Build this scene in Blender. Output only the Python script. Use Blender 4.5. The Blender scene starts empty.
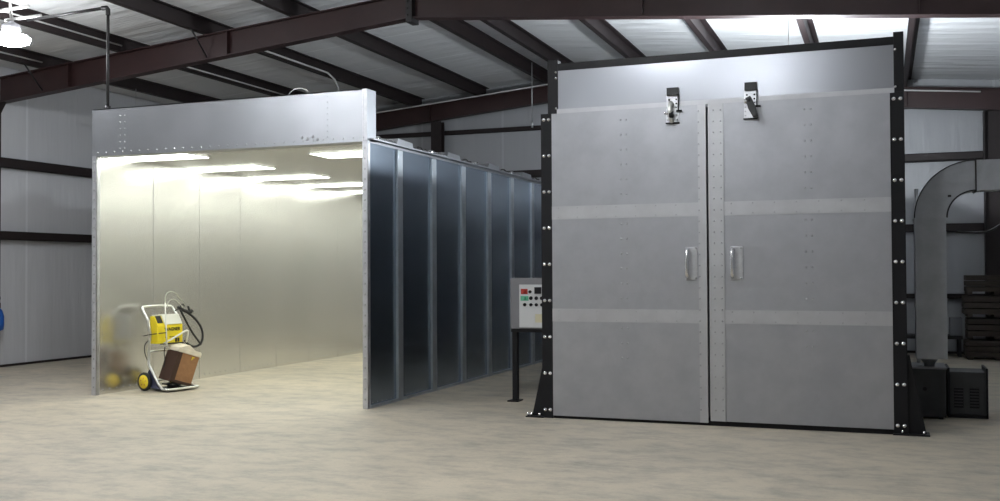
import bpy, bmesh, math, random
from mathutils import Vector, Matrix
random.seed(7)
COL = bpy.context.scene.collection
sc = bpy.context.scene
PI = math.pi

# ------------------------------------------------------------------ materials
def mat(name, base, rough=0.5, metal=0.0, noise=0.0, nscale=6.0, bump=0.0, bscale=20.0,
        col2=None, rvar=0.0, stretch=(1, 1, 1), coat=0.0, spec=0.5, detail=4.0):
    m = bpy.data.materials.new(name); m.use_nodes = True
    nt = m.node_tree; N = nt.nodes; L = nt.links
    b = N['Principled BSDF']
    b.inputs['Base Color'].default_value = (*base, 1)
    b.inputs['Roughness'].default_value = rough
    b.inputs['Metallic'].default_value = metal
    b.inputs['Specular IOR Level'].default_value = spec
    b.inputs['Coat Weight'].default_value = coat
    if noise or bump or rvar or col2:
        g = N.new('ShaderNodeNewGeometry')
        mp = N.new('ShaderNodeMapping'); mp.inputs['Scale'].default_value = stretch
        L.new(g.outputs['Position'], mp.inputs['Vector'])
        n = N.new('ShaderNodeTexNoise'); n.inputs['Scale'].default_value = nscale
        n.inputs['Detail'].default_value = detail; n.inputs['Roughness'].default_value = 0.6
        L.new(mp.outputs[0], n.inputs['Vector'])
        if noise or col2:
            r = N.new('ShaderNodeMix'); r.data_type = 'RGBA'
            c2 = col2 or tuple(max(0, c * (1 - noise)) for c in base)
            c1 = base if col2 else tuple(min(1, c * (1 + noise)) for c in base)
            r.inputs[6].default_value = (*c1, 1); r.inputs[7].default_value = (*c2, 1)
            cr = N.new('ShaderNodeMapRange'); cr.interpolation_type = 'SMOOTHSTEP'; cr.inputs[1].default_value = .25; cr.inputs[2].default_value = .75
            L.new(n.outputs['Fac'], cr.inputs[0]); L.new(cr.outputs[0], r.inputs[0])
            L.new(r.outputs[2], b.inputs['Base Color'])
        if rvar:
            mr = N.new('ShaderNodeMapRange'); mr.interpolation_type = 'SMOOTHSTEP'; mr.inputs[1].default_value = .2; mr.inputs[2].default_value = .8
            mr.inputs[3].default_value = max(0, rough - rvar); mr.inputs[4].default_value = rough + rvar
            L.new(n.outputs['Fac'], mr.inputs[0]); L.new(mr.outputs[0], b.inputs['Roughness'])
        if bump:
            n2 = N.new('ShaderNodeTexNoise'); n2.inputs['Scale'].default_value = bscale
            n2.inputs['Detail'].default_value = 3
            L.new(mp.outputs[0], n2.inputs['Vector'])
            bp = N.new('ShaderNodeBump'); bp.inputs['Strength'].default_value = bump
            bp.inputs['Distance'].default_value = .02
            L.new(n2.outputs['Fac'], bp.inputs['Height']); L.new(bp.outputs[0], b.inputs['Normal'])
    return m

def emit(name, color, strength):
    m = bpy.data.materials.new(name); m.use_nodes = True
    b = m.node_tree.nodes['Principled BSDF']
    b.inputs['Base Color'].default_value = (.8, .8, .8, 1)
    b.inputs['Emission Color'].default_value = (*color, 1)
    b.inputs['Emission Strength'].default_value = strength
    return m

def concrete():
    m = bpy.data.materials.new('concrete_floor'); m.use_nodes = True
    nt = m.node_tree; N = nt.nodes; L = nt.links; b = N['Principled BSDF']
    g = N.new('ShaderNodeNewGeometry')
    def noise(s, st, det=6, ro=.6):
        mp = N.new('ShaderNodeMapping'); mp.inputs['Scale'].default_value = st
        n = N.new('ShaderNodeTexNoise'); n.inputs['Scale'].default_value = s
        n.inputs['Detail'].default_value = det; n.inputs['Roughness'].default_value = ro
        L.new(g.outputs['Position'], mp.inputs[0]); L.new(mp.outputs[0], n.inputs['Vector']); return n
    a = noise(.55, (1, 1, 1)); c = noise(2.6, (1, 1.6, 1), 10, .74); d = noise(38, (1, 1, 1), 3)
    def mix(f, c1, c2, lo=.35, hi=.65):
        r = N.new('ShaderNodeMapRange'); r.inputs[1].default_value = lo; r.inputs[2].default_value = hi
        L.new(f, r.inputs[0])
        x = N.new('ShaderNodeMix'); x.data_type = 'RGBA'; L.new(r.outputs[0], x.inputs[0])
        for i, cc in ((6, c1), (7, c2)):
            if isinstance(cc, tuple): x.inputs[i].default_value = (*cc, 1)
            else: L.new(cc, x.inputs[i])
        return x.outputs[2]
    big = mix(a.outputs['Fac'], (.43, .385, .305), (.54, .475, .37))
    dark = mix(a.outputs['Fac'], (.24, .222, .19), (.36, .325, .26))
    c2 = mix(c.outputs['Fac'], dark, big, .34, .56)
    e = mix(d.outputs['Fac'], (.38, .35, .295), c2, .28, .42)
    L.new(e, b.inputs['Base Color'])
    r = N.new('ShaderNodeMapRange'); r.inputs[3].default_value = .42; r.inputs[4].default_value = .66
    L.new(c.outputs['Fac'], r.inputs[0]); L.new(r.outputs[0], b.inputs['Roughness'])
    bp = N.new('ShaderNodeBump'); bp.inputs['Strength'].default_value = .12; bp.inputs['Distance'].default_value = .01
    L.new(c.outputs['Fac'], bp.inputs['Height']); L.new(bp.outputs[0], b.inputs['Normal'])
    return m

def insulation(name, base, axis):
    """white vinyl faced blanket: soft sag folds plus taped seams every 1.8 m along Y"""
    m = bpy.data.materials.new(name); m.use_nodes = True
    nt = m.node_tree; N = nt.nodes; L = nt.links; b = N['Principled BSDF']
    b.inputs['Roughness'].default_value = .42
    g = N.new('ShaderNodeNewGeometry')
    mp = N.new('ShaderNodeMapping')
    mp.inputs['Scale'].default_value = {'roof': (.35, 2.6, 1), 'side': (1, 2.4, .25), 'end': (2.4, 1, .25)}[axis]
    L.new(g.outputs['Position'], mp.inputs[0])
    n = N.new('ShaderNodeTexNoise'); n.inputs['Scale'].default_value = 1.9; n.inputs['Detail'].default_value = 5
    n.inputs['Roughness'].default_value = .55
    L.new(mp.outputs[0], n.inputs['Vector'])
    x = N.new('ShaderNodeMix'); x.data_type = 'RGBA'
    x.inputs[6].default_value = (*[c * .9 for c in base], 1); x.inputs[7].default_value = (*base, 1)
    L.new(n.outputs['Fac'], x.inputs[0])
    sep = N.new('ShaderNodeSeparateXYZ'); L.new(g.outputs['Position'], sep.inputs[0])
    o = sep.outputs['X' if axis == 'end' else 'Y']
    md = N.new('ShaderNodeMath'); md.operation = 'PINGPONG'; md.inputs[1].default_value = .92; L.new(o, md.inputs[0])
    lt = N.new('ShaderNodeMath'); lt.operation = 'LESS_THAN'; lt.inputs[1].default_value = .022; L.new(md.outputs[0], lt.inputs[0])
    y = N.new('ShaderNodeMix'); y.data_type = 'RGBA'; L.new(lt.outputs[0], y.inputs[0])
    L.new(x.outputs[2], y.inputs[6]); y.inputs[7].default_value = (*[min(1, c * 1.12) for c in base], 1)
    L.new(y.outputs[2], b.inputs['Base Color'])
    ad = N.new('ShaderNodeMath'); ad.operation = 'MULTIPLY_ADD'; L.new(lt.outputs[0], ad.inputs[0])
    ad.inputs[1].default_value = .12; L.new(n.outputs['Fac'], ad.inputs[2])
    bp = N.new('ShaderNodeBump'); bp.inputs['Strength'].default_value = .55 if axis == 'roof' else .2; bp.inputs['Distance'].default_value = .1
    L.new(ad.outputs[0], bp.inputs['Height']); L.new(bp.outputs[0], b.inputs['Normal'])
    return m

M = {}
M['floor'] = concrete()
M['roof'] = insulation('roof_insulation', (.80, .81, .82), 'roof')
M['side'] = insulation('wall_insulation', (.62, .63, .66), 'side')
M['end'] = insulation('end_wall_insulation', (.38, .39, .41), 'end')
M['rafter'] = mat('red_oxide_paint', (.030, .0105, .0105), .5, 0, .15, 3)
M['purlin'] = mat('dark_red_oxide_paint', (.015, .0085, .009), .6, 0, .15, 3)
M['darkpaint'] = mat('dark_steel_paint', (.012, .011, .012), .5)
M['galv'] = mat('galvanized_sheet', (.45, .465, .495), .36, 1.0, .07, 1.8, 0, 3, detail=1.0)
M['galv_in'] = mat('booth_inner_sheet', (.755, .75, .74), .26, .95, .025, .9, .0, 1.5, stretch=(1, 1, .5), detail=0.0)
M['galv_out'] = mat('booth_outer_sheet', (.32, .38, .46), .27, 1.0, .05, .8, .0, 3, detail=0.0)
M['galv_rib'] = mat('booth_rib_sheet', (.44, .48, .52), .42, .85, .08, 5, rvar=.05)
M['door'] = mat('aluminized_door_sheet', (.415, .425, .455), .46, .8, .07, 2.5, .03, 3, rvar=.07)
M['band'] = mat('door_cover_strip', (.51, .52, .54), .50, .8, .05, 4, rvar=.04)
M['door_fascia'] = mat('oven_fascia_sheet', (.37, .385, .42), .31, .95, .05, 1.6, 0, 3, detail=1.0)
M['black'] = mat('black_gloss_paint', (.006, .006, .008), .5, spec=.3)
M['rubber'] = mat('black_rubber', (.012, .012, .012), .6)
M['chrome'] = mat('polished_bolt_metal', (.85, .85, .87), .22, 1.0)
M['zinc'] = mat('zinc_bracket', (.62, .63, .66), .4, .9, .1, 12)
M['rivet'] = mat('rivet_metal', (.42, .43, .45), .4, .9)
M['grimygrey'] = mat('machine_grey_paint', (.035, .037, .04), .6, .0, .2, 6)
M['oven_skin'] = mat('oven_side_sheet', (.22, .23, .25), .45, .9, .1, 2)
M['panelgrey'] = mat('cabinet_grey_paint', (.20, .20, .215), .5)
M['panelface'] = mat('instrument_plate', (.62, .63, .64), .45, .1)
M['red'] = mat('red_plastic', (.42, .03, .02), .4)
M['green'] = mat('green_plastic', (.12, .45, .28), .4)
M['tag'] = mat('beige_label', (.62, .58, .40), .6)
M['yellow'] = mat('yellow_plastic', (.85, .68, .02), .42, 0, .06, 12)
M['yellowhub'] = mat('yellow_wheel_plastic', (.88, .66, .03), .5)
M['whitep'] = mat('pale_plastic', (.78, .78, .70), .5)
M['tube'] = mat('silver_tube', (.72, .73, .70), .3, .85)
M['navy'] = mat('dark_blue_plate', (.035, .04, .085), .45)
M['brown'] = mat('brown_cardboard', (.33, .17, .075), .75, 0, .1, 20)
M['darkbrown'] = mat('dark_cardboard', (.05, .022, .012), .7, 0, .1, 20)
M['cream'] = mat('cream_sheeting', (.74, .68, .55), .7, 0, .08, 20)
M['clear'] = mat('pale_hose', (.42, .43, .36), .45)
M['blue'] = mat('blue_plastic', (.01, .10, .42), .45)
M['duct'] = mat('duct_sheet', (.44, .46, .49), .45, .6, .08, 5, rvar=.05)
M['conduit'] = mat('conduit_metal', (.55, .56, .57), .4, .7)
M['white_conduit'] = mat('pale_conduit', (.66, .65, .64), .5)
M['wood'] = mat('weathered_wood', (.045, .035, .027), .9, 0, .3, 8, stretch=(1, 1, 6))
M['wallgrey'] = mat('wall_grey_block', (.22, .23, .25), .7)
M['booth_light'] = emit('booth_light_lens', (.965, 1.0, .87), 4.9)
M['lamp_bright'] = emit('bright_lamp_lens', (.90, .96, 1.0), 470)
M['lamp'] = emit('lamp_lens', (.94, .97, 1.0), 72)

# ------------------------------------------------------------------ mesh kit
class MB:
    def __init__(s): s.bm = bmesh.new()
    def faces(s, vs, fs):
        v = [s.bm.verts.new(p) for p in vs]
        for f in fs:
            try: s.bm.faces.new([v[i] for i in f])
            except ValueError: pass
        return s
    def box(s, x0, x1, y0, y1, z0, z1, bev=0.0, M4=None):
        t = bmesh.new()
        vs = [t.verts.new(p) for p in ((x0,y0,z0),(x1,y0,z0),(x1,y1,z0),(x0,y1,z0),(x0,y0,z1),(x1,y0,z1),(x1,y1,z1),(x0,y1,z1))]
        for f in ((0,3,2,1),(4,5,6,7),(0,1,5,4),(1,2,6,5),(2,3,7,6),(3,0,4,7)): t.faces.new([vs[i] for i in f])
        if bev: bmesh.ops.bevel(t, geom=t.edges[:], offset=bev, segments=2, profile=.6, affect='EDGES')
        s._merge(t, M4); return s
    def _merge(s, t, M4=None):
        if M4 is not None: bmesh.ops.transform(t, matrix=M4, verts=t.verts)
        me = bpy.data.meshes.new('t'); t.to_mesh(me); t.free(); s.bm.from_mesh(me); bpy.data.meshes.remove(me)
    def prism(s, pts, axis, a, b, M4=None):
        """2-D outline extruded along axis ('x','y','z') between a and b"""
        def P(u, v, w):
            return {'x': (w, u, v), 'y': (u, w, v), 'z': (u, v, w)}[axis]
        t = bmesh.new(); n = len(pts)
        A = [t.verts.new(P(u, v, a)) for u, v in pts]; B = [t.verts.new(P(u, v, b)) for u, v in pts]
        t.faces.new(A); t.faces.new(B[::-1])
        for i in range(n): t.faces.new((A[i], B[i], B[(i+1) % n], A[(i+1) % n]))
        bmesh.ops.recalc_face_normals(t, faces=t.faces)
        s._merge(t, M4); return s
    def cyl(s, a, b, r, n=12, r2=None):
        a, b = Vector(a), Vector(b); d = (b - a)
        q = d.normalized().to_track_quat('Z', 'X'); r2 = r if r2 is None else r2
        A = [s.bm.verts.new(a + q @ Vector((r*math.cos(2*PI*i/n), r*math.sin(2*PI*i/n), 0))) for i in range(n)]
        B = [s.bm.verts.new(b + q @ Vector((r2*math.cos(2*PI*i/n), r2*math.sin(2*PI*i/n), 0))) for i in range(n)]
        s.bm.faces.new(A[::-1]); s.bm.faces.new(B)
        for i in range(n):
            f = s.bm.faces.new((A[i], A[(i+1) % n], B[(i+1) % n], B[i])); f.smooth = True
        return s
    def tube(s, pts, r, n=8, smooth=0):
        P = [Vector(p) for p in pts]
        for _ in range(smooth):
            Q = [P[0]]
            for i in range(len(P)-1): Q += [P[i]*.75 + P[i+1]*.25, P[i]*.25 + P[i+1]*.75]
            P = Q + [P[-1]]
        rings = []; prev = None
        for i, p in enumerate(P):
            d = (P[min(i+1, len(P)-1)] - P[max(i-1, 0)]).normalized()
            if prev is None:
                u = d.orthogonal().normalized()
            else:
                u = (prev - d * prev.dot(d)).normalized()
            prev = u; w = d.cross(u)
            rings.append([s.bm.verts.new(p + (u*math.cos(2*PI*k/n) + w*math.sin(2*PI*k/n))*r) for k in range(n)])
        for a, b in zip(rings, rings[1:]):
            for k in range(n):
                f = s.bm.faces.new((a[k], a[(k+1) % n], b[(k+1) % n], b[k])); f.smooth = True
        s.bm.faces.new(rings[0][::-1]); s.bm.faces.new(rings[-1]); return s
    def dome(s, c, nrm, r, h, n=8):
        c = Vector(c); q = Vector(nrm).normalized().to_track_quat('Z', 'X')
        A = [s.bm.verts.new(c + q @ Vector((r*math.cos(2*PI*i/n), r*math.sin(2*PI*i/n), 0))) for i in range(n)]
        B = [s.bm.verts.new(c + q @ Vector((.65*r*math.cos(2*PI*i/n), .65*r*math.sin(2*PI*i/n), h*.8))) for i in range(n)]
        T = s.bm.verts.new(c + q @ Vector((0, 0, h)))
        for i in range(n):
            for f in (s.bm.faces.new((A[i], A[(i+1) % n], B[(i+1) % n], B[i])), s.bm.faces.new((B[i], B[(i+1) % n], T))): f.smooth = True
        return s
    def lathe(s, prof, c, nrm=(0, 0, 1), n=24, M4=None):
        t = bmesh.new(); q = Vector(nrm).normalized().to_track_quat('Z', 'X'); c = Vector(c); R = []
        for r, z in prof: R.append([t.verts.new(c + q @ Vector((r*math.cos(2*PI*i/n), r*math.sin(2*PI*i/n), z))) for i in range(n)])
        for a, b in zip(R, R[1:]):
            for i in range(n):
                f = t.faces.new((a[i], a[(i+1) % n], b[(i+1) % n], b[i])); f.smooth = True
        t.faces.new(R[0][::-1]); t.faces.new(R[-1])
        bmesh.ops.recalc_face_normals(t, faces=t.faces)
        s._merge(t, M4); return s
    def build(s, name, m, parent=None, label=None, kind=None, recalc=True):
        if recalc: bmesh.ops.recalc_face_normals(s.bm, faces=s.bm.faces)
        me = bpy.data.meshes.new(name); s.bm.to_mesh(me); s.bm.free(); me.materials.append(m)
        o = bpy.data.objects.new(name, me); COL.objects.link(o)
        if parent is not None:
            o.parent = parent
            o.matrix_parent_inverse = Matrix.Identity(4)
        if label: o['label'] = label
        if kind: o['kind'] = kind
        return o

def thing(name, label, cat, loc=(0, 0, 0), rz=0, group=None):
    o = bpy.data.objects.new(name, None); COL.objects.link(o); o.empty_display_size = .2
    o.location = loc; o.rotation_euler = (0, 0, rz); o['label'] = label; o['category'] = cat
    if group: o['group'] = group
    return o
def tag(o, label, cat, group=None):
    o['label'] = label; o['category'] = cat
    if group: o['group'] = group
    return o
def dup(root, loc, label):
    def cp(o, par):
        c = o.copy(); COL.objects.link(c)
        if par is not None: c.parent = par
        for ch in list(o.children): cp(ch, c)
        return c
    r = cp(root, None); r.location = loc; r['label'] = label; return r

# ------------------------------------------------------------------ the hall
XL, XR, YF, YB = -13.27, 2.0, -9.0, 19.6
RX = -5.93
def zs(x): return 5.46 - .084*abs(x - RX)      # underside of the roof blanket
def zp(x): return 5.26 - .084*abs(x - RX)      # underside of the purlins
def zr(x): return 4.918 - .0885*abs(x - RX)    # underside of the rafters

MB().box(XL-.2, XR+.2, YF-.2, YB+.2, -.15, 0).build('floor', M['floor'], kind='structure')
t = MB()
t.prism([(XL-.3, zs(XL-.3)), (RX, zs(RX)), (XR+.3, zs(XR+.3)), (XR+.3, zs(XR+.3)+.12), (RX, zs(RX)+.12), (XL-.3, zs(XL-.3)+.12)], 'y', YF-.2, YB+.2)
t.build('ceiling', M['roof'], kind='structure')
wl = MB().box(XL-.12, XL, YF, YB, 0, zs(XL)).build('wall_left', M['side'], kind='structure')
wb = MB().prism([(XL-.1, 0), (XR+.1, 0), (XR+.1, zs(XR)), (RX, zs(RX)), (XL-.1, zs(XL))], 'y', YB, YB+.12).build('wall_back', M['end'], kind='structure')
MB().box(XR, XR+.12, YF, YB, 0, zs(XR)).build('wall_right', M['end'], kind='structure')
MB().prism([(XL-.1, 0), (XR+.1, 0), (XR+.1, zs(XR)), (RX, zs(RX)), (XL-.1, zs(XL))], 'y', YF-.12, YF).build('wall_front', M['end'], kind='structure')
MB().box(XL, XL+.035, YF, YB, 0, .035).build('baseboard_left', M['purlin'], kind='structure')
MB().box(XL, XR, YB-.04, YB, 0, .04).build('baseboard_back', M['purlin'], kind='structure')

# girts of the left wall: C channels, open side down
def cgirt_y(z0, z1, n):
    w = .11
    MB().box(XL, XL+w, YF, YB, z1-.012, z1).box(XL+w-.012, XL+w, YF, YB, z0, z1).box(XL+w-.05, XL+w, YF, YB, z0, z0+.012)\
        .build('trim_%d' % n, M['purlin'], kind='structure')
cgirt_y(3.20, 3.36, 1); cgirt_y(2.04, 2.18, 2)
def cgirt_x(x0, x1, z0, z1, n):
    w = .11
    MB().box(x0, x1, YB-w, YB, z1-.012, z1).box(x0, x1, YB-w, YB-w+.012, z0, z1).box(x0, x1, YB-w, YB-w+.05, z0, z0+.012)\
        .build('trim_%d' % n, M['purlin'], kind='structure')
cgirt_x(XL, XR, 4.37, 4.46, 3); cgirt_x(XL, XR, 3.42, 3.56, 4); cgirt_x(XL, XR, 2.16, 2.30, 5); cgirt_x(XL, XR, .98, 1.06, 6)
MB().box(XL, XR, YB-.09, YB, 3.41, 3.42).build('trim_7', M['purlin'], kind='structure')

# roof purlins, Z sections running the length of the hall
PX = [(-12.40, 'second from the left wall'), (-10.86, 'third from the left wall'),
      (-9.29, 'fourth from the left wall, above the open booth'),
      (-7.81, 'fifth from the left wall, above the open booth'),
      (-6.29, 'just left of the roof ridge'), (-5.56, 'just right of the roof ridge'),
      (-4.05, 'second right of the ridge, above the oven left corner'),
      (-2.55, 'third right of the ridge, above the left oven door'),
      (-1.06, 'fourth right of the ridge, above the right oven door'),
      (.34, 'at the right corner post of the oven')]
for x, w in PX:
    t = MB(); zb, zt = zp(x+.08), zs(x+.15)
    sx = 1 if x < RX else -1
    cx = x+.08
    t.box(cx-.006, cx+.006, YF, YB, zb, zt)
    t.box(cx-.08, cx, YF, YB, zb, zb+.012).box(cx-.08, cx-.072, YF, YB, zb, zb+.025)
    t.box(cx, cx+.08, YF, YB, zt-.012, zt)
    o = t.build('roof_purlin', M['purlin']); tag(o, 'dark steel roof purlin, ' + w, 'beam', 'roof purlins')

# rafters: tapered I beams, two halves bolted at the ridge
def rafter(Y, label):
    r = thing('steel_rafter', label, 'beam', (RX, Y, 4.9), group='roof rafters')
    for s_, xe in ((-1, XL), (1, XR)):
        L = xe - RX
        zb0, zb1 = 4.918-4.9, zr(xe)-4.9-(.03 if s_ < 0 else 0)
        zt0, zt1 = zp(RX)-4.9, zp(xe)-4.9
        t = MB()
        t.prism([(0, zb0), (L, zb1), (L, zt1), (0, zt0)], 'y', -.005, .005)
        t.prism([(0, zb0), (L, zb1), (L, zb1+.014), (0, zb0+.014)], 'y', -.085, .085)
        t.prism([(0, zt0-.014), (L, zt1-.014), (L, zt1), (0, zt0)], 'y', -.085, .085)
        for k in (1, 2, 3, 4):
            u = k/5; x = L*u
            a = zb0+(zb1-zb0)*u; b = zt0+(zt1-zt0)*u
            if k in (2, 4): t.box(x-.005, x+.005, -.08, .08, a+.01, b-.01)
        t.build('beam_half', M['rafter'], r)
    t = MB().box(-.045, .045, -.11, .11, -.045, .36)
    sp = t.build('splice_plate', M['darkpaint'], r)
    for z in (.05, .14, .23, .30):
        MB().cyl((-.02, -.11, z), (-.02, -.13, z), .014, 6).build('bolt', M['darkpaint'], sp)
    return r
r1 = rafter(12.33, 'dark red steel rafter with ridge splice, nearest the viewer')
r2 = rafter(19.32, 'far dark red rafter against the back wall, pale conduit along it')
# fly braces from the near rafter's bottom flange up to the purlins
for x, w in (PX[0], PX[2]):
    a = Vector((x+.08-RX, 0, zr(x)-4.9+.02)); 
    t = MB()
    for s_ in (-1,):
        t.tube([(x+.05-RX, -.04, zr(x)-4.9+.03), (x+.05-RX+.0, -.42, zp(x)-4.9+.03)], .012, 4)
    t.build('flange_brace', M['darkpaint'], r1)
MB().tube([(-12.9, 19.2, zr(-12.9)+.335), (RX-.05, 19.2, zr(RX)+.335)], .014, 6).build('conduit_run', M['white_conduit'])
o = bpy.data.objects['conduit_run']; tag(o, 'thin pale conduit along the left half of the far rafter', 'pipe')
o = MB().tube([(.2, 19.2, zr(.2)+.3), (1.6, 19.2, zr(1.6)+.3)], .014, 6).build('conduit_run', M['white_conduit'])
tag(o, 'thin pale conduit along the far rafter right of the oven', 'pipe')

def column(name, x0, x1, y0, y1, z1, label):
    t = MB().box(x0, x0+.012, y0, y1, 0, z1).box(x1-.012, x1, y0, y1, 0, z1).box(x0, x1, (y0+y1)/2-.005, (y0+y1)/2+.005, 0, z1)
    t.box(x0-.02, x1+.02, y0-.02, y1+.02, 0, .02)
    tag(t.build(name, M['purlin']), label, 'column')
column('steel_column', 1.64, 1.98, 19.15, 19.42, zr(1.9), 'black steel column in the far right corner of the hall')
t = MB().box(-8.83, -8.60, 19.24, 19.26, 0, zr(-8.83)-.03).box(-8.83, -8.60, 19.40, 19.42, 0, zr(-8.83)-.03).box(-8.725, -8.705, 19.25, 19.42, 0, zr(-8.83)-.03)
tag(t.build('steel_column', M['purlin']), 'dark upright post of the back wall seen above the booth', 'column')
t = MB().prism([(XL, 0), (XL+.01, 0), (XL+.015, 4.08), (XL+.15, zr(XL+.17)), (XL, zr(XL))], 'y', 12.28, 12.34)
tag(t.build('steel_column', M['purlin']), 'steel column of the left wall at the left edge of the picture', 'column')

# conduits under the roof
t = MB().tube([(-9.10, 12.5, 5.0), (-9.10, 15.5, 5.0), (-9.13, 15.8, 4.93), (-9.15, 15.95, 4.80), (-9.15, 15.95, 4.7)], .016, 6)
t.box(-9.25, -9.05, 15.9, 16.1, 4.62, 4.70, .01)
t.tube([(-9.18, 16, 4.65), (-9.18, 16, 2.98)], .012, 6).tube([(-9.1, 16.05, 4.65), (-9.1, 16.05, 2.98)], .012, 6)
tag(t.build('conduit_run', M['white_conduit']), 'pale conduit that drops from a purlin behind the booth top', 'pipe')
t = MB().tube([(-10.72, 12.5, 4.90), (-10.72, 17.5, 4.90)], .013, 6)
tag(t.build('conduit_run', M['white_conduit']), 'pale conduit under the purlin above the booth left corner', 'pipe')
t = MB().tube([(-12.27, 6, 4.80), (-12.27, 12.2, 4.80)], .013, 6)
tag(t.build('conduit_run', M['white_conduit']), 'pale conduit under the purlin second from the left wall', 'pipe')
t = MB().tube([(-10.72, 6.5, 4.93), (-10.72, 12.2, 4.93)], .013, 6)
tag(t.build('conduit_run', M['white_conduit']), 'pale conduit beside the hanging lamp at upper left', 'pipe')
pipe = thing('gas_pipe', 'black iron pipe with an elbow dropping onto the booth front', 'pipe', (-8.955, 9.95, 3.515))
MB().tube([(0, 0, .0), (0, 0, 1.23)], .019, 10).build('vertical_pipe', M['darkpaint'], pipe)
MB().tube([(-.06, 0, 1.275), (-1.3, 0, 1.24)], .019, 10).build('horizontal_pipe', M['darkpaint'], pipe)
MB().tube([(0, 0, 1.18), (0, 0, 1.275), (-.09, 0, 1.275)], .028, 10, 1).build('elbow', M['darkpaint'], pipe)
MB().cyl((0, 0, 0), (0, 0, .05), .035, 10).build('pipe_flange', M['darkpaint'], pipe)
t = MB().tube([(-6.165, 18, zs(-6.1)), (-6.165, 18, 4.30)], .012, 6).cyl((-6.165, 18, 4.20), (-6.165, 18, 4.32), .022, 8)
tag(t.build('hanging_rod', M['conduit']), 'thin rod hanging from the roof left of the oven', 'rod')
t = MB().box(-12.27, -12.23, 14.0, 17.5, 4.07, 4.10)
for y in (14.3, 17.2): t.tube([(-12.25, y, 4.1), (-12.25, y, zp(-12.2))], .005, 5)
tag(t.build('hanging_channel', M['conduit']), 'grey strut channel hung between left wall and booth', 'rail')

# ------------------------------------------------------------------ high bay lamps
def lamp(x, y, z, label, power_mat=None):
    r = thing('high_bay_lamp', label, 'lamp', (x, y, z), group='high bay lamps')
    MB().lathe([(.03, .012), (.12, .012), (.125, .0), (.03, -.004)], (0, 0, 0)).build('mounting_ring', M['tube'], r)
    MB().lathe([(.12, -.002), (.19, -.02), (.225, -.05), (.21, -.10), (.13, -.135), (.02, -.14)], (0, 0, 0)).build('lens', power_mat or M['lamp'], r)
    MB().lathe([(.10, 0), (.11, .03), (.11, .11), (.05, .14), (.02, .16)], (0, 0, 0)).build('driver_housing', M['panelgrey'], r)
    MB().tube([(0, 0, .15), (-.03, 0, .3), (-.02, 0, zs(x)-z)], .009, 6).build('cord', M['white_conduit'], r)
    return r
LZ = 4.46
l1 = lamp(-10.05, 9.5, LZ+.0, 'glaring white high bay lamp hanging at the upper left')
MB().tube([(-.36, 0, .30), (.22, .06, .34)], .022, 6).tube([(-.10, 0, .18), (.38, .1, .22)], .018, 6).build('hanger_bar', M['white_conduit'], l1)
MB().tube([(.03, 0, .15), (-.02, 0, .42), (.0, 0, zs(-9.9)-LZ)], .010, 6).tube([(.12, .02, .3), (.14, .02, .6)], .006, 5).build('cable', M['white_conduit'], l1)
def offlamp(x, y, z=LZ): return lamp(x, y, z, 'unseen high bay lamp lighting the hall before the booth and oven')
for p in ((-1.7, 4.0, 4.6), (-10.2, 2.3, 4.5), (-5.6, -1.0, 4.6), (-2.6, 7.0, 4.75), (-7.2, 8.3, 4.80), (-7.6, 4.6, 4.6)): offlamp(*p)  # early ones match fascia reflections, later ones added to brighten floor and ceiling
lamp(-1.1, 13.6, 3.62, 'high bay lamp hanging behind the oven fascia', M['lamp_bright'])

# ------------------------------------------------------------------ booth
BY = 9.858
bx0, bx1 = -9.095, -5.285      # outer faces
HW = 2.945                     # inside height
DB = 17.6
booth = thing('spray_booth', 'open galvanized steel spray booth with lit interior and ribbed right side', 'booth', (0, BY, 0))
def L(y): return y - BY        # local depth
def rivrow(t, pts, nrm, r=.011, h=.006):
    for p in pts: t.dome(p, nrm, r, h, 7)
seams = [BY+.02] + [10.92+.966*k for k in range(7)] + [DB]
# inner left wall panels
for i in range(len(seams)-1):
    a, b = seams[i], seams[i+1]
    t = MB().box(-9.09, -9.045, L(a), L(b), .0, HW)
    # return flange lip at the seam with a raised edge
    p = t.build('wall_panel', M['galv_in'], booth)
    MB().box(-9.045, -9.039, L(b)-.022, L(b), .0, HW-.003, .002).build('seam_strip', M['galv_in'], p)
    r = MB()
    rivrow(r, [(-9.045, L(a)+.1+.12*k, .06) for k in range(7)], (1, 0, 0), .010)
    rivrow(r, [(-9.045, L(a)+.1+.12*k, HW-.05) for k in range(7)], (1, 0, 0), .010)
    r.build('rivets', M['rivet'], p, kind='stuff')
# right wall: inner skin and outer skin panels
ribs = [10.63+.955*k for k in range(8)]
ys = [BY+.03] + ribs
ys = [y for y in ys if y < DB-.2] + [DB]
for i in range(len(ys)-1):
    a, b = ys[i], ys[i+1]
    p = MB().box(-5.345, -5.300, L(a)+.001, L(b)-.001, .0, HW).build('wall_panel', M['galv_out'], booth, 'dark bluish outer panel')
    r = MB()
    n = int((b-a-.2)/.11)+1
    rivrow(r, [(-5.300, L(a)+.1+.11*k, .055) for k in range(n)], (1, 0, 0), .011)
    r.build('rivets', M['chrome'], p, kind='stuff')
    MB().box(-5.352, -5.345, L(a)+.003, L(b)-.003, .0, HW-.003).build('liner_panel', M['galv_in'], booth)
for y in ribs:
    if y > DB-.2: continue
    t = MB().box(-5.300, -5.268, L(y)-.07, L(y)+.06, .02, HW-.03, .004)
    p = t.build('rib', M['galv_rib'], booth)
    r = MB(); rivrow(r, [(-5.268, L(y)-.05, .15+.155*k) for k in range(18)], (1, 0, 0), .011, .007)
    r.build('rivets', M['rivet'], p, kind='stuff')
# top and bottom angles of the right side
MB().box(-5.34, -5.24, L(BY)+.05, L(DB), HW+.012, HW+.030).box(-5.30, -5.29, L(BY)+.05, L(DB), HW-.02, HW+.012).build('top_angle', M['galv'], booth)
MB().box(-5.300, -5.27, .05, L(DB), .0, .03).build('bottom_angle', M['galv_rib'], booth)
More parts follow.
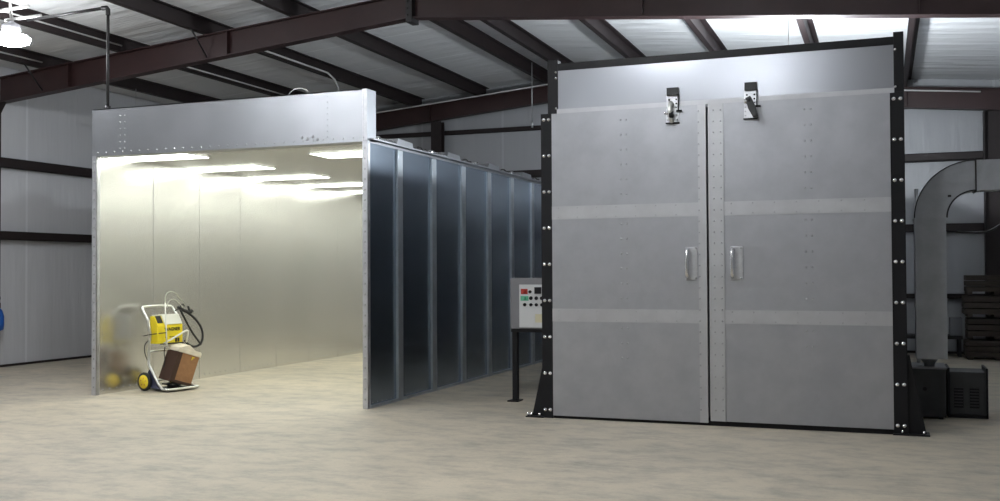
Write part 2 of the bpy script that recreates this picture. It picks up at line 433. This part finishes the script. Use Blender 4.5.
# back wall, roof, ceiling lights
MB().box(-9.09, -5.30, L(DB), L(DB)+.05, 0, HW).build('back_panel', M['galv_in'], booth)
# roof deck panels between the openings of the lights
for i in range(8):
    a = BY+.03+i*.97; b = min(a+.966, DB)
    MB().box(-9.05, -5.34, L(a), L(b), HW, HW+.012).build('roof_panel', M['galv_in'], booth)
FW, FD = 1.14, .50
def fixture(x, y):
    f = MB().box(x-FW/2-.02, x+FW/2+.02, L(y)-.02, L(y)+FD+.02, HW-.006, HW).build('ceiling_light', M['galv'], booth)
    MB().box(x-FW/2, x+FW/2, L(y), L(y)+FD, HW-.012, HW-.006).build('lens', M['booth_light'], f, 'glowing white lens')
    t = MB().prism([(L(y)+.0, HW+.012), (L(y)+FD, HW+.012), (L(y)+FD-.04, HW+.118), (L(y)+.07, HW+.130)], 'x', x-FW/2, x+FW/2+.02)
    for k in range(9):
        xx = x-FW/2+.08+.115*k
        t.box(xx, xx+.02, L(y)+.16, L(y)+FD-.08, HW+.09, HW+.136)
    t.build('housing', M['galv'], f)
    return f
for k in range(5): fixture(-8.46, 10.03+1.478*k)
for k in range(5): fixture(-5.95, 10.68+1.478*k)
# conduit whips between the fixtures over the right edge
for k in range(4):
    y = 10.68+1.478*k
    MB().tube([(-5.36, L(y-.45), HW+.07), (-5.38, L(y)-.08, HW+.085), (-5.38, L(y)+.02, HW+.08)], .012, 6, 1)\
        .cyl((-5.36, L(y-.52), HW+.06), (-5.36, L(y-.42), HW+.075), .026, 8).build('conduit_whip', M['chrome'], booth)
    MB().tube([(-5.36, L(y+.52), HW+.06), (-5.36, L(y+.66), HW+.10), (-5.36, L(y+.8), HW+.06)], .010, 6, 1)\
        .cyl((-5.36, L(y+.74), HW+.03), (-5.36, L(y+.83), HW+.07), .022, 8).build('conduit_whip', M['darkpaint'], booth)
# front: fascia, end flanges
zt = 3.515
f = MB().box(-9.095, -5.30, -.002, .012, HW-.005, zt).box(-9.095, -5.30, -.002, .20, zt-.012, zt)\
    .box(-5.30, -5.290, -.004, .20, HW-.005, zt).box(-9.107, -9.095, -.004, .20, HW-.005, zt)\
    .box(-9.095, -5.30, .0, .20, HW-.012, HW-.003).build('fascia', M['galv'], booth)
r = MB()
for k in range(30): MB().dome((-9.02+.127*k, -.003, HW+.03), (0, -1, 0), .013, .008, 7).build('rivet', M['rivet'], f)
for x in (-8.68, -8.61): rivrow(r, [(x, -.003, HW+.07+.08*k) for k in range(7)], (0, -1, 0), .009)
rivrow(r, [(-5.79, -.003, HW+.06+.065*k) for k in range(8)], (0, -1, 0), .009)
for p in ((-6.12, HW+.07), (-5.98, HW+.075), (-6.05, HW+.05), (-5.92, HW+.04)): r.dome((p[0], -.003, p[1]), (0, -1, 0), .02, .014, 8)
r.build('rivets', M['rivet'], f, kind='stuff')
MB().box(-5.352, -5.292, -.006, -.002, HW+.0, zt).box(-5.345, -5.337, -.010, -.006, HW, zt).build('end_strip', M['zinc'], f)
for name_x0, name_x1 in ((-9.107, -9.040), (-5.352, -5.290)):
    t = MB().box(name_x0, name_x1, -.004, .012, 0, HW-.004).box(name_x1-.006, name_x1, .0, .06, 0, HW-.004)
    e = t.build('end_flange', M['zinc'], booth)
    xm = (name_x0+name_x1)/2
    for k in range(25): MB().dome((xm, -.004, .10+.115*k), (0, -1, 0), .012, .007, 7).build('rivet', M['rivet'], e)

# wiring loops peeking over the booth front
t = MB().tube([(-6.55, 10.2, 3.50), (-6.5, 10.2, 3.62), (-6.36, 10.2, 3.66), (-6.22, 10.2, 3.60), (-6.2, 10.2, 3.3)], .007, 5, 2)
t.tube([(-6.55, 10.2, 3.5), (-6.55, 10.2, 2.96)], .007, 5).tube([(-6.2, 10.2, 3.3), (-6.2, 10.2, 2.96)], .007, 5)
tag(t.build('cable_loop', M['conduit']), 'thin grey cable looping above the booth fascia', 'cable')

# ------------------------------------------------------------------ oven
oven = thing('curing_oven', 'large metal curing oven with closed double doors in a black bolted frame', 'oven', (0, BY, 0))
OX0, OX1 = -3.28, .19
# body behind the front frame
MB().box(-3.12, .03, .10, 7.2, .03, 3.12).build('side_body', M['oven_skin'], oven)
def bolt(par, x, z, y=-.012, r=.020):
    MB().dome((x, y, z), (0, -1, 0), r, .016, 8).build('bolt', M['chrome'], par)
for s_, a, b in ((0, OX0, -3.162), (1, .070, OX1)):
    t = MB().box(a, b, -.010, .10, 0.0, 3.11, .003)
    if s_ == 0: t.box(b-.012, b, .0, .10, 0, 3.11)
    p = t.build('post', M['black'], oven)
    for k in range(9):
        z = .085+.3705*k
        for x in (a+.032, b-.032): bolt(p, x, z)
    # upper, narrower post
    ua, ub = (-3.205, -3.095) if s_ == 0 else (.105, .192)
    u = MB().box(ua, ub, -.004, .09, 3.11, 3.66, .003).build('upper_post', M['black'], oven)
    bx = ub-.02 if s_ == 0 else ua+.0
    if s_ == 0:
        for z in (3.16, 3.47, 3.53): bolt(u, -3.115, z, -.006, .014)
    else:
        for z in (3.16, 3.50): bolt(u, .118, z, -.006, .014)
    # triangular foot gusset and base plate
    if s_ == 0:
        g = MB().prism([(OX0, 0), (OX0-.125, 0), (OX0-.015, .50), (OX0, .50)], 'y', .03, .05)
        g.box(OX0-.175, OX0+.02, -.03, .16, 0, .014)
        gx = (OX0-.12, OX0-.03, OX0-.155)
    else:
        g = MB().prism([(OX1, 0), (OX1+.155, 0), (OX1+.02, .72), (OX1, .72)], 'y', .03, .05)
        g.box(OX1-.13, OX1+.18, -.03, .16, 0, .014)
        gx = (OX1-.05, OX1+.13)
    g = g.build('foot', M['black'], oven)
    for x in gx: MB().cyl((x, -.005, .012), (x, -.005, .045), .012, 6).build('anchor_bolt', M['chrome'], g)
# bottom dark sill, top header beam, fascia
MB().box(-3.162, .07, .012, .10, .0, .075).build('sill', M['black'], oven)
MB().box(-3.12, .16, .0, .07, 3.545, 3.62, .003).build('header_beam', M['black'], oven)
f = MB().box(-3.105, .108, .004, .05, 3.085, 3.548).build('fascia', M['door_fascia'], oven)
MB().box(-3.105, .108, -.012, .004, 3.105, 3.150).build('drip_edge', M['band'], f)
GAP = -1.583
def door(x0, x1, z0, hinge_left):
    d = MB().box(x0, x1, -.022, .03, z0, 3.104, .002).build('door', M['door'], oven)
    inner = x1 if hinge_left else x0
    s = -1 if hinge_left else 1
    # vertical stile along the meeting edge
    a, b = sorted((inner, inner+s*.078 if hinge_left else inner+s*.145))
    MB().box(a, b, -.0255, -.022, z0, 3.102).build('stile', M['band'], d)
    if not hinge_left:
        MB().box(b-.004, b+.004, -.029, -.022, z0, 3.102).build('stile_edge', M['rivet'], d)
    lo, hi = (x0, a) if hinge_left else (b, x1)
    for z in ((2.022, 2.155), (.985, 1.115)):
        bnd = MB().box(lo, hi, -.0265, -.022, z[0], z[1]).build('cover_strip', M['band'], d)
        r = MB(); n = int((hi-lo-.1)/.2)
        for k in range(n+1):
            x = lo+.07+.2*k
            rivrow(r, [(x, -.0265, z[0]+.02), (x, -.0265, z[1]-.02)], (0, -1, 0), .007, .005)
        r.build('rivets', M['rivet'], bnd, kind='stuff')
    r = MB()
    mid = -2.41 if hinge_left else -.65
    for x in (mid-.028, mid+.028):
        for k in range(19):
            z = 3.0-.148*k
            if z > z0+.6 and not (2.0 < z < 2.17 or .97 < z < 1.13): r.dome((x, -.022, z), (0, -1, 0), .011, .009, 7)
    cols = (inner-.028, inner-.07) if hinge_left else (inner+.05, inner+.12)
    for i, x in enumerate(cols):
        for k in range(28 if not hinge_left or i == 1 else 0):
            z = 3.04-.107*k
            if z > z0+.05: r.dome((x, -.0255, z), (0, -1, 0), .0085, .006, 7)
    r.build('rivets', M['rivet'], d, kind='stuff')
    # pull handle: back plate and D shaped bar
    hx = -1.745 if hinge_left else -1.315
    h = MB().box(hx-.055, hx+.062, -.030, -.026, 1.405, 1.725, .003).build('handle', M['zinc'], d)
    hx -= .03
    MB().tube([(hx, -.03, 1.695), (hx, -.09, 1.69), (hx, -.10, 1.65), (hx, -.10, 1.48), (hx, -.09, 1.44), (hx, -.03, 1.435)], .021, 10, 1).build('grip', M['chrome'], h)
    r = MB(); rivrow(r, [(hx+sx*.0+ox, -.03, z) for ox in (-.012, .075) for z in (1.42, 1.71)], (0, -1, 0), .010)
    r.build('rivets', M['rivet'], h, kind='stuff')
    return d
sx = 0
d1 = door(-3.160, GAP-.012, .030, True); d1['label'] = 'left door leaf with one rivet column by the gap'
d2 = door(GAP+.010, .070, .050, False); d2['label'] = 'right door leaf with wide riveted stile by the gap'
def latch(x, swing, label):
    k = thing_part = MB().box(x-.062, x+.062, -.016, .004, 3.00, 3.285, .002).build('latch', M['zinc'], oven, label)
    MB().box(x-.055, x+.06, -.045, -.016, 3.21, 3.285, .004).build('magnet_block', M['grimygrey'], k)
    MB().box(x+.054, x+.062, -.045, -.016, 3.06, 3.22).box(x+.04, x+.095, -.05, -.035, 3.045, 3.062).build('side_arm', M['black'], k)
    r = MB(); rivrow(r, [(x+ox, -.016, z) for ox in (-.035, .035) for z in (3.17, 3.13, 3.09)], (0, -1, 0), .010, .008); r.build('bolts', M['darkpaint'], k, kind='stuff')
    p = MB().box(x-.062, x+.062, -.030, -.022, 2.94, 3.085, .002).build('strike_plate', M['zinc'], k)
    MB().box(x-.066, x+.066, -.045, -.022, 2.932, 2.944).build('lower_lip', M['black'], k)
    if swing == 0:
        MB().tube([(x-.005, -.03, 3.12), (x-.01, -.10, 3.13), (x-.005, -.13, 3.06), (x, -.11, 2.99), (x, -.06, 2.95)], .024, 8, 2).build('hook', M['tube'], k)
        MB().lathe([(.03, -.02), (.036, -.01), (.036, .01), (.03, .02)], (x+.005, -.11, 3.01), (1, 0, 0), 16).build('roller', M['black'], k)
        MB().cyl((x-.06, -.12, 3.02), (x+.03, -.12, 3.02), .012, 8).build('pin', M['chrome'], k)
    else:
        MB().prism([(x-.035, 3.12), (x+.01, 3.14), (x+.05, 3.05), (x+.072, 2.95), (x+.03, 2.945), (x-.01, 3.02)], 'y', -.14, -.05).build('hook', M['grimygrey'], k)
        MB().lathe([(.02, -.02), (.034, -.01), (.034, .01), (.02, .02)], (x+.0, -.11, 3.10), (1, 0, 0), 16).build('roller', M['black'], k)
        MB().cyl((x-.045, -.12, 3.09), (x-.02, -.12, 3.09), .024, 10).build('pin', M['chrome'], k)
    r = MB(); rivrow(r, [(x+ox, -.03, z) for ox in (-.048, .045) for z in (2.97, 3.01, 3.05)], (0, -1, 0), .008, .006); r.build('rivets', M['rivet'], p, kind='stuff')
latch(-1.915, 0, 'closed latch above left door leaf')
latch(-1.168, 1, 'latch with hook swung right above right door leaf')

# ------------------------------------------------------------------ control panel
cp = thing('control_panel', 'grey electrical control box with buttons on a black stand beside oven', 'control panel', (-3.62, 10.9, 0))
t = MB().box(-.39, .30, .0, .20, .84, 1.42, .006); t.build('enclosure', M['panelgrey'], cp)
fc = MB().box(-.278, .26, -.012, .0, .855, 1.345, .003).build('button_plate', M['panelface'], cp)
def btn(x, z, r, m, nm='button'): MB().lathe([(r, 0), (r, .012), (r*.7, .02)], (x, -.012, z), (0, -1, 0), 12).build(nm, m, fc)
t = MB().box(-.255, -.175, -.016, -.012, 1.235, 1.295).build('stop_plate', M['red'], fc)
btn(-.215, 1.265, .024, M['red'], 'stop_button'); btn(-.145, 1.262, .018, M['darkpaint'])
MB().box(-.09, -.01, -.03, -.012, 1.24, 1.315, .004).build('rotary_switch', M['black'], fc)
btn(.045, 1.27, .020, M['darkpaint'])
MB().box(-.26, -.165, -.015, -.012, 1.16, 1.215).build('green_plate', M['green'], fc)
for x in (-.135, -.07, -.005, .06, .12): btn(x, 1.19, .021, M['black'] if x < 0 else M['panelgrey'])
btn(-.212, 1.187, .018, M['green'])
for x in (-.21, -.135, -.07, -.005, .06): btn(x, 1.115, .019, M['black'])
MB().box(-.085, .03, -.015, -.012, .915, 1.01).build('rating_label', M['tag'], fc)
MB().box(-.39, .32, .02, .18, .80, .838).build('crossbar', M['black'], cp)
lg = MB().box(-.395, -.335, .07, .13, .012, .80); lg.build('leg', M['black'], cp)
MB().box(.20, .26, .07, .14, .012, .80).build('leg', M['black'], cp)
MB().box(-.44, -.31, .02, .20, 0, .014).build('foot_plate', M['black'], cp)
MB().box(.16, .30, .02, .20, 0, .014).build('foot_plate', M['black'], cp)

# ------------------------------------------------------------------ powder cart
ang = math.radians(-10)
cart = thing('spray_cart', 'yellow powder spraying unit on a silver tube cart inside the booth', 'cart', (-8.675, 10.68, 0), ang)
HWD = .25
for y in (-HWD, HWD):
    w = MB().lathe([(.085, -.022), (.112, -.022), (.1175, -.01), (.1175, .01), (.112, .022), (.085, .022)], (-.08, y, .1175), (0, 1, 0), 28).build('wheel', M['rubber'], cart)
    t = MB().lathe([(.01, -.036), (.028, -.036), (.034, -.028), (.086, -.025), (.088, 0), (.086, .025), (.034, .028), (.028, .036), (.01, .036)], (-.08, y, .1175), (0, 1, 0), 24)
    hb = t.build('hub', M['yellowhub'], w)
    t = MB()
    for k in range(5):
        a = 2*PI*k/5+.3
        t.tube([(-.08+.03*math.cos(a), y-.028, .1175+.03*math.sin(a)), (-.08+.055*math.cos(a), y-.027, .1175+.055*math.sin(a))], .004, 5)
    t.build('spokes', M['red'], hb)
MB().cyl((-.08, -HWD+.02, .1175), (-.08, HWD-.02, .1175), .012, 8).build('axle', M['tube'], cart)
W = .25
# side rails: handle, uprights, sloped rails, floor loop
t = MB().tube([(.33, -W, .035), (.22, -W, .035), (.02, -W, .30), (-.02, -W, .36), (.03, -W, .84), (-.14, -W, 1.04), (-.155, -W+.03, 1.07), (-.155, W-.03, 1.07),
               (-.14, W, 1.04), (.03, W, .84), (-.02, W, .36), (.02, W, .30), (.22, W, .035), (.33, W, .035), (.36, W-.03, .035), (.36, -W+.03, .035), (.33, -W, .035)], .0155, 8, 1)
t.build('tube_frame', M['tube'], cart)
MB().prism([(-.06, .05), (.30, .02), (.33, .045), (.20, .05), (.0, .27), (-.02, .27), (-.09, .14)], 'y', -W+.012, -W+.028).build('side_plate', M['navy'], cart)
MB().prism([(-.06, .05), (.30, .02), (.33, .045), (.20, .05), (.0, .27), (-.02, .27), (-.09, .14)], 'y', W-.028, W-.012).build('side_plate', M['navy'], cart)
MB().box(-.05, .34, -W+.03, W-.03, .018, .032).build('tray', M['grimygrey'], cart)
# sprayer body: pale hopper/cowling behind and yellow unit facing forward
t = MB().prism([(-.02, .60), (.12, .60), (.12, .83), (.05, .945), (-.02, .945)], 'y', -.22, .18)
yb = t.build('control_unit', M['yellow'], cart)
MB().prism([(.0, .95), (.052, .947), (.12, .838), (.128, .846), (.06, .962), (.0, .965)], 'y', -.11, .17).build('top_cover', M['whitep'], yb)
MB().prism([(.045, .945), (.056, .950), (.108, .862), (.096, .855)], 'y', -.205, -.125).build('screen', M['darkpaint'], yb)
MB().box(.12, .127, .06, .085, .61, .66).box(.12, .127, .10, .125, .61, .66).box(.12, .135, -.18, .19, .588, .602).build('connectors', M['darkpaint'], yb)
def text(body, size, name, m, par, loc, rot, bold=0):
    c = bpy.data.curves.new('lettering', 'FONT'); c.body = body; c.size = size; c.extrude = .0015; c.offset = bold
    c.align_x = 'CENTER'; c.align_y = 'CENTER'
    o = bpy.data.objects.new('tmp', c); COL.objects.link(o)
    dg = bpy.context.evaluated_depsgraph_get(); me = bpy.data.meshes.new_from_object(o.evaluated_get(dg))
    bpy.data.objects.remove(o); me.materials.clear(); me.materials.append(m)
    o = bpy.data.objects.new(name, me); COL.objects.link(o); o.parent = par; o.location = loc; o.rotation_euler = rot
    return o
text('WAGNER', .058, 'lettering', M['darkpaint'], yb, (.1205, .015, .775), (PI/2, 0, PI/2), .002)
t = MB()
for y in (-.03, .0, .03, .06, .09): t.box(.12, .1225, y, y+.018, .672, .685)
t.box(.12, .1225, -.10, -.075, .672, .683); t.build('small_marks', M['darkpaint'], yb)
MB().cyl((.17, -.02, .03), (.17, -.02, .075), .07, 16).box(.08, .27, -.12, .10, .075, .095, .004).build('shaker_stand', M['darkpaint'], cart)
# plate behind the unit
MB().box(-.03, -.02, -.19, .19, .62, .96, .004).build('back_plate', M['zinc'], cart)
MB().tube([(-.01, -W, .50), (-.01, W, .50)], .012, 8).build('cross_tube', M['tube'], cart)
# diagonal pale brace in front of the unit
MB().tube([(.10, -.15, .58), (.20, .0, .68), (.24, .14, .76), (.22, .19, .74), (.16, .21, .60)], .012, 8, 1).build('support_arm', M['whitep'], cart)
# pickup rod and thin hoses
MB().tube([(.15, -.13, 1.12), (.17, -.12, .60), (.19, -.1, .52)], .009, 6).build('suction_lance', M['tube'], cart)
t = MB().tube([(.15, -.13, 1.10), (.14, -.12, 1.20), (.12, -.05, 1.26), (.10, .08, 1.25), (.08, .20, 1.14), (.08, .25, 1.08)], .008, 6, 2)
t.tube([(.15, -.10, 1.05), (.13, -.06, 1.14), (.12, .04, 1.17), (.10, .14, 1.11), (.08, .22, 1.05)], .006, 6, 2)
t.build('powder_hose', M['clear'], cart)
MB().tube([(.14, .04, 1.01), (.12, .10, 1.03), (.10, .16, 1.02), (.08, .26, .98)], .008, 6, 1).tube([(.08, .17, 1.05), (.09, .21, 1.10), (.08, .25, 1.06)], .008, 6, 1).build('air_hose', M['darkpaint'], cart)
g = MB().tube([(.08, .14, 1.05), (.08, .24, 1.01), (.08, .36, .97)], .020, 8).tube([(.08, .34, .98), (.08, .31, 1.06)], .014, 8)
g.tube([(.08, .33, .97), (.08, .38, 1.0)], .024, 8).build('spray_gun', M['rubber'], cart)
t = MB().tube([(.10, .18, 1.03), (.12, .30, .96), (.14, .42, .86), (.15, .50, .72), (.16, .48, .58), (.15, .38, .52), (.13, .28, .55), (.12, .22, .62)], .015, 8, 2)
t.tube([(.10, .16, 1.02), (.11, .24, .88), (.13, .33, .72), (.15, .42, .60), (.16, .46, .55)], .013, 8, 2)
t.build('gun_hose', M['rubber'], cart)
t = MB().tube([(-.02, -.2, .66), (-.10, -.24, .60), (-.13, -.22, .48), (-.06, -.2, .34)], .006, 6, 2)
t.tube([(.16, -.14, .56), (.12, -.12, .48), (.14, -.12, .40), (.12, -.12, .30)], .006, 6, 2).build('control_cable', M['darkpaint'], cart)
MB().tube([(.18, -.14, .74), (.04, -.28, .72), (-.05, -.30, .70)], .006, 6, 1).build('control_cable', M['darkpaint'], cart)
# cardboard box tilted on the shaker plate
bxr = thing('powder_box', 'tilted brown cardboard powder box with a cream liner folded over its top', 'box', (-8.51, 10.64, .10), math.radians(-12))
TR = Matrix.Rotation(math.radians(17), 4, 'X')
TR = Matrix.Rotation(math.radians(-17), 4, 'X') @ Matrix.Rotation(math.radians(6), 4, 'Y')
def bb(name, m, x0, x1, y0, y1, z0, z1, par, bev=.003):
    return MB().box(x0, x1, y0, y1, z0, z1, bev, TR).build(name, m, par)
bb('carton', M['brown'], -.11, .11, -.155, .19, .03, .40, bxr)
bb('dark_side', M['darkbrown'], -.111, .112, -.156, -.149, .028, .40, bxr)
bb('printed_edge', M['darkbrown'], .109, .113, -.152, -.085, .03, .40, bxr)
bb('base_edge', M['darkbrown'], -.112, .113, -.157, .192, .0, .035, bxr)
bb('liner', M['cream'], -.125, .125, -.165, .205, .385, .445, bxr, .012)
t = MB().prism([(-.16, .44), (-.02, .50), (.10, .45), (.185, .455), (.185, .43), (-.16, .425)], 'x', -.13, .12, TR); t.build('flap', M['cream'], bxr)
t = MB().box(.112, .114, .075, .085, .325, .365, 0, TR).box(.112, .114, .075, .115, .355, .367, 0, TR).box(.112, .114, .075, .10, .34, .348, 0, TR)
t.build('printed_mark', M['yellow'], bxr)

# ------------------------------------------------------------------ right hand duct, blowers, stack
du = thing('air_duct', 'rectangular sheet metal duct with an elbow right of the oven', 'duct', (.44, 11.0, 0))
MB().box(-.145, .145, 0, .30, .60, 2.005, .002).build('riser', M['duct'], du)
MB().box(-.155, .155, -.01, .31, 1.995, 2.015).build('flange', M['duct'], du)
pts = []; n = 16; cx, cz, ri, ro = .420, 2.01, .265, .565
for k in range(n+1):
    a = PI - PI/2*k/n; pts.append((cx+ro*math.cos(a), cz+ro*math.sin(a)))
for k in range(n, -1, -1):
    a = PI - PI/2*k/n; pts.append((cx+ri*math.cos(a), cz+ri*math.sin(a)))
t = MB()
for k in range(n):
    a0 = PI-PI/2*k/n; a1 = PI-PI/2*(k+1)/n
    q = [(cx+ro*math.cos(a0), cz+ro*math.sin(a0)), (cx+ro*math.cos(a1), cz+ro*math.sin(a1)), (cx+ri*math.cos(a1), cz+ri*math.sin(a1)), (cx+ri*math.cos(a0), cz+ri*math.sin(a0))]
    t.faces([(q[i][0], 0, q[i][1]) for i in range(4)] + [(q[i][0], .30, q[i][1]) for i in range(4)],
            [(0, 1, 2, 3), (4, 7, 6, 5), (0, 4, 5, 1), (3, 2, 6, 7)])
bmesh.ops.remove_doubles(t.bm, verts=t.bm.verts, dist=1e-4)
for y in (-.006,):
    sm = MB(); sm.tube([(cx+ri*math.cos(PI-PI/2*k/n), y, cz+ri*math.sin(PI-PI/2*k/n)) for k in range(n+1)], .008, 5)
    sm.build('seam', M['darkpaint'], du)
    sm = MB(); sm.tube([(cx+ro*math.cos(PI-PI/2*k/n), y, cz+ro*math.sin(PI-PI/2*k/n)) for k in range(n+1)], .006, 5); sm.build('seam', M['darkpaint'], du)
t.build('elbow', M['duct'], du)
MB().box(cx, 1.55, 0, .30, 2.275, 2.575, .002).build('horizontal_run', M['duct'], du)
MB().box(cx-.006, cx+.008, -.012, .312, 2.262, 2.588).build('flange', M['darkpaint'], du)
t = MB()
for x in (.18, .40, .47): t.box(x-.015, x+.015, -.02, .0, 2.215 if x < .3 else 2.255, 2.262 if x > .3 else 2.235)
t.build('clips', M['darkpaint'], du)
t = MB().tube([(.70, 11.4, 1.88), (1.0, 11.4, 1.86), (1.15, 11.4, 1.98), (1.9, 11.4, 2.2)], .012, 6, 2)
tag(t.build('hanging_cable', M['darkpaint']), 'thin dark cable sagging right of the duct riser', 'cable')
bl = thing('blower_housing', 'dark grey blower housing under the duct, beside the oven foot', 'machine', (.42, 11.0, 0))
MB().box(-.19, .145, 0, .55, .02, .50, .006).build('casing', M['grimygrey'], bl)
MB().box(-.20, .155, -.01, .56, .50, .515).build('lid', M['panelgrey'], bl)
MB().cyl((-.05, -.004, .30), (-.05, .01, .30), .02, 10).build('knob', M['black'], bl)
for x in (-.15, .10): MB().box(x-.02, x+.02, .02, .5, 0, .02).build('foot', M['black'], bl)
MB().lathe([(.05, .51), (.05, .54), (.09, .595), (.12, .598)], (.0, .15, 0), (0, 0, 1), 16).build('duct_collar', M['duct'], bl)
b2 = thing('generator', 'low dark metal cabinet with two vent openings right of the duct', 'machine', (.775, 11.2, 0))
MB().box(-.165, .165, 0, .45, .03, .46, .008).build('casing', M['grimygrey'], b2)
fr = MB().box(.165, .185, -.02, .46, .0, .50).box(-.185, -.165, -.02, .46, 0, .50).box(-.185, .185, -.02, .46, .0, .03)
fr.build('frame', M['black'], b2)
for x in (-.085, .06):
    v = MB().box(x-.045, x+.045, -.012, .0, .10, .30, .003).build('vent', M['black'], b2)
    s = MB()
    for k in range(6): s.box(x-.04, x+.04, -.018, -.012, .12+.03*k, .13+.03*k)
    s.build('slats', M['grimygrey'], v)
t = MB().tube([(.335, 11.6, 0), (.335, 11.6, 2.35)], .022, 8)
tag(t.build('standpipe', M['conduit']), 'slim grey standpipe between oven post and duct', 'pipe')
zz = 0
for k, (h, dx) in enumerate(((.34, 0), (.36, .03), (.37, -.02), (.34, .02))):
    c = thing('timber_bundle', 'dark bundle of stacked boards at far right, ' + ('lowest of its stack', 'second from the bottom of its stack', 'second from the top of its stack', 'topmost of its stack')[k], 'timber', (1.52, 18.35, zz), group='timber bundles at the back wall')
    hh = h-.06
    n = 3
    for i in range(n):
        MB().box(-.27+dx, .30, .0, .55, .045+hh*i/n, .045+hh*(i+1)/n-.012, .004).build('board', M['wood'], c)
    for x in (-.2, .2): MB().box(x-.04, x+.04, .0, .55, 0, .045).build('bearer', M['wood'], c)
    zz += h+.002
o = MB().box(1.05, 1.24, 18.9, 19.2, .36, .66, .004).build('wall_grey_block', M['wallgrey']); tag(o, 'small grey block for the lower wall insulation beside the timber stack', 'box')  # added block, stands for the grey lower part of the wall insulation
o = MB().box(.25, 1.24, 18.85, 19.3, .30, .36).box(.28, .33, 18.87, 19.28, 0, .30).box(1.17, 1.22, 18.87, 19.28, 0, .30).box(.72, .77, 18.87, 19.28, 0, .30).build('shade_block', M['darkpaint'])  # dark block put in for the shade at the foot of the wall
tag(o, 'low dark block for the shaded foot of the back wall behind the duct', 'block')

# blue jug hanging on the left column
j = thing('blue_jug', 'blue plastic jug hanging from a hook on the left wall column', 'jug', (-13.135, 12.19, .49))
MB().lathe([(.03, .10), (.075, .12), (.085, .2), (.085, .33), (.06, .42), (.03, .46)], (0, 0, 0)).build('body', M['blue'], j)
MB().lathe([(.03, .46), (.035, .47), (.035, .54), (.02, .56)], (0, 0, 0)).build('cap', M['darkbrown'], j)
MB().tube([(0, 0, .55), (.04, 0, .60), (.03, 0, .66), (-.06, .05, .68), (-.15, .10, .66)], .007, 6, 1).build('hook', M['darkpaint'], j)

# ------------------------------------------------------------------ camera, world, view
cam = bpy.data.cameras.new('camera'); co = bpy.data.objects.new('camera', cam); COL.objects.link(co)
f_, yaw, pit, rol = 1011.6156, .362456757, .0203024, -.0049888
cy, sy = math.cos(yaw), math.sin(yaw)
fw = Vector((-sy*math.cos(pit), cy*math.cos(pit), math.sin(pit))); rt = Vector((cy, sy, 0)); up = rt.cross(fw)
r_ = rt*math.cos(rol)+up*math.sin(rol); u_ = -rt*math.sin(rol)+up*math.cos(rol)
mw = Matrix((( r_.x, u_.x, -fw.x, 0), (r_.y, u_.y, -fw.y, 0), (r_.z, u_.z, -fw.z, 1.5), (0, 0, 0, 1)))
co.matrix_world = mw
cam.sensor_width = 36; cam.sensor_fit = 'HORIZONTAL'; cam.lens = f_/1000*36; cam.clip_start = .05; cam.clip_end = 200
sc.camera = co
w = bpy.data.worlds.new('world'); sc.world = w; w.use_nodes = True
w.node_tree.nodes['Background'].inputs[0].default_value = (.6, .7, .9, 1); w.node_tree.nodes['Background'].inputs[1].default_value = .3
vs = sc.view_settings; vs.view_transform = 'Standard'; vs.look = 'None'; vs.gamma = 1; vs.use_curve_mapping = False; vs.exposure = .75
sc.cycles.use_denoising = True
try:
    sc.cycles.denoising_prefilter = 'ACCURATE'; sc.cycles.denoising_input_passes = 'RGB_ALBEDO_NORMAL'
except Exception: pass
sc.cycles.max_bounces = 10; sc.cycles.diffuse_bounces = 5; sc.cycles.glossy_bounces = 5
sc.cycles.sample_clamp_indirect = 6
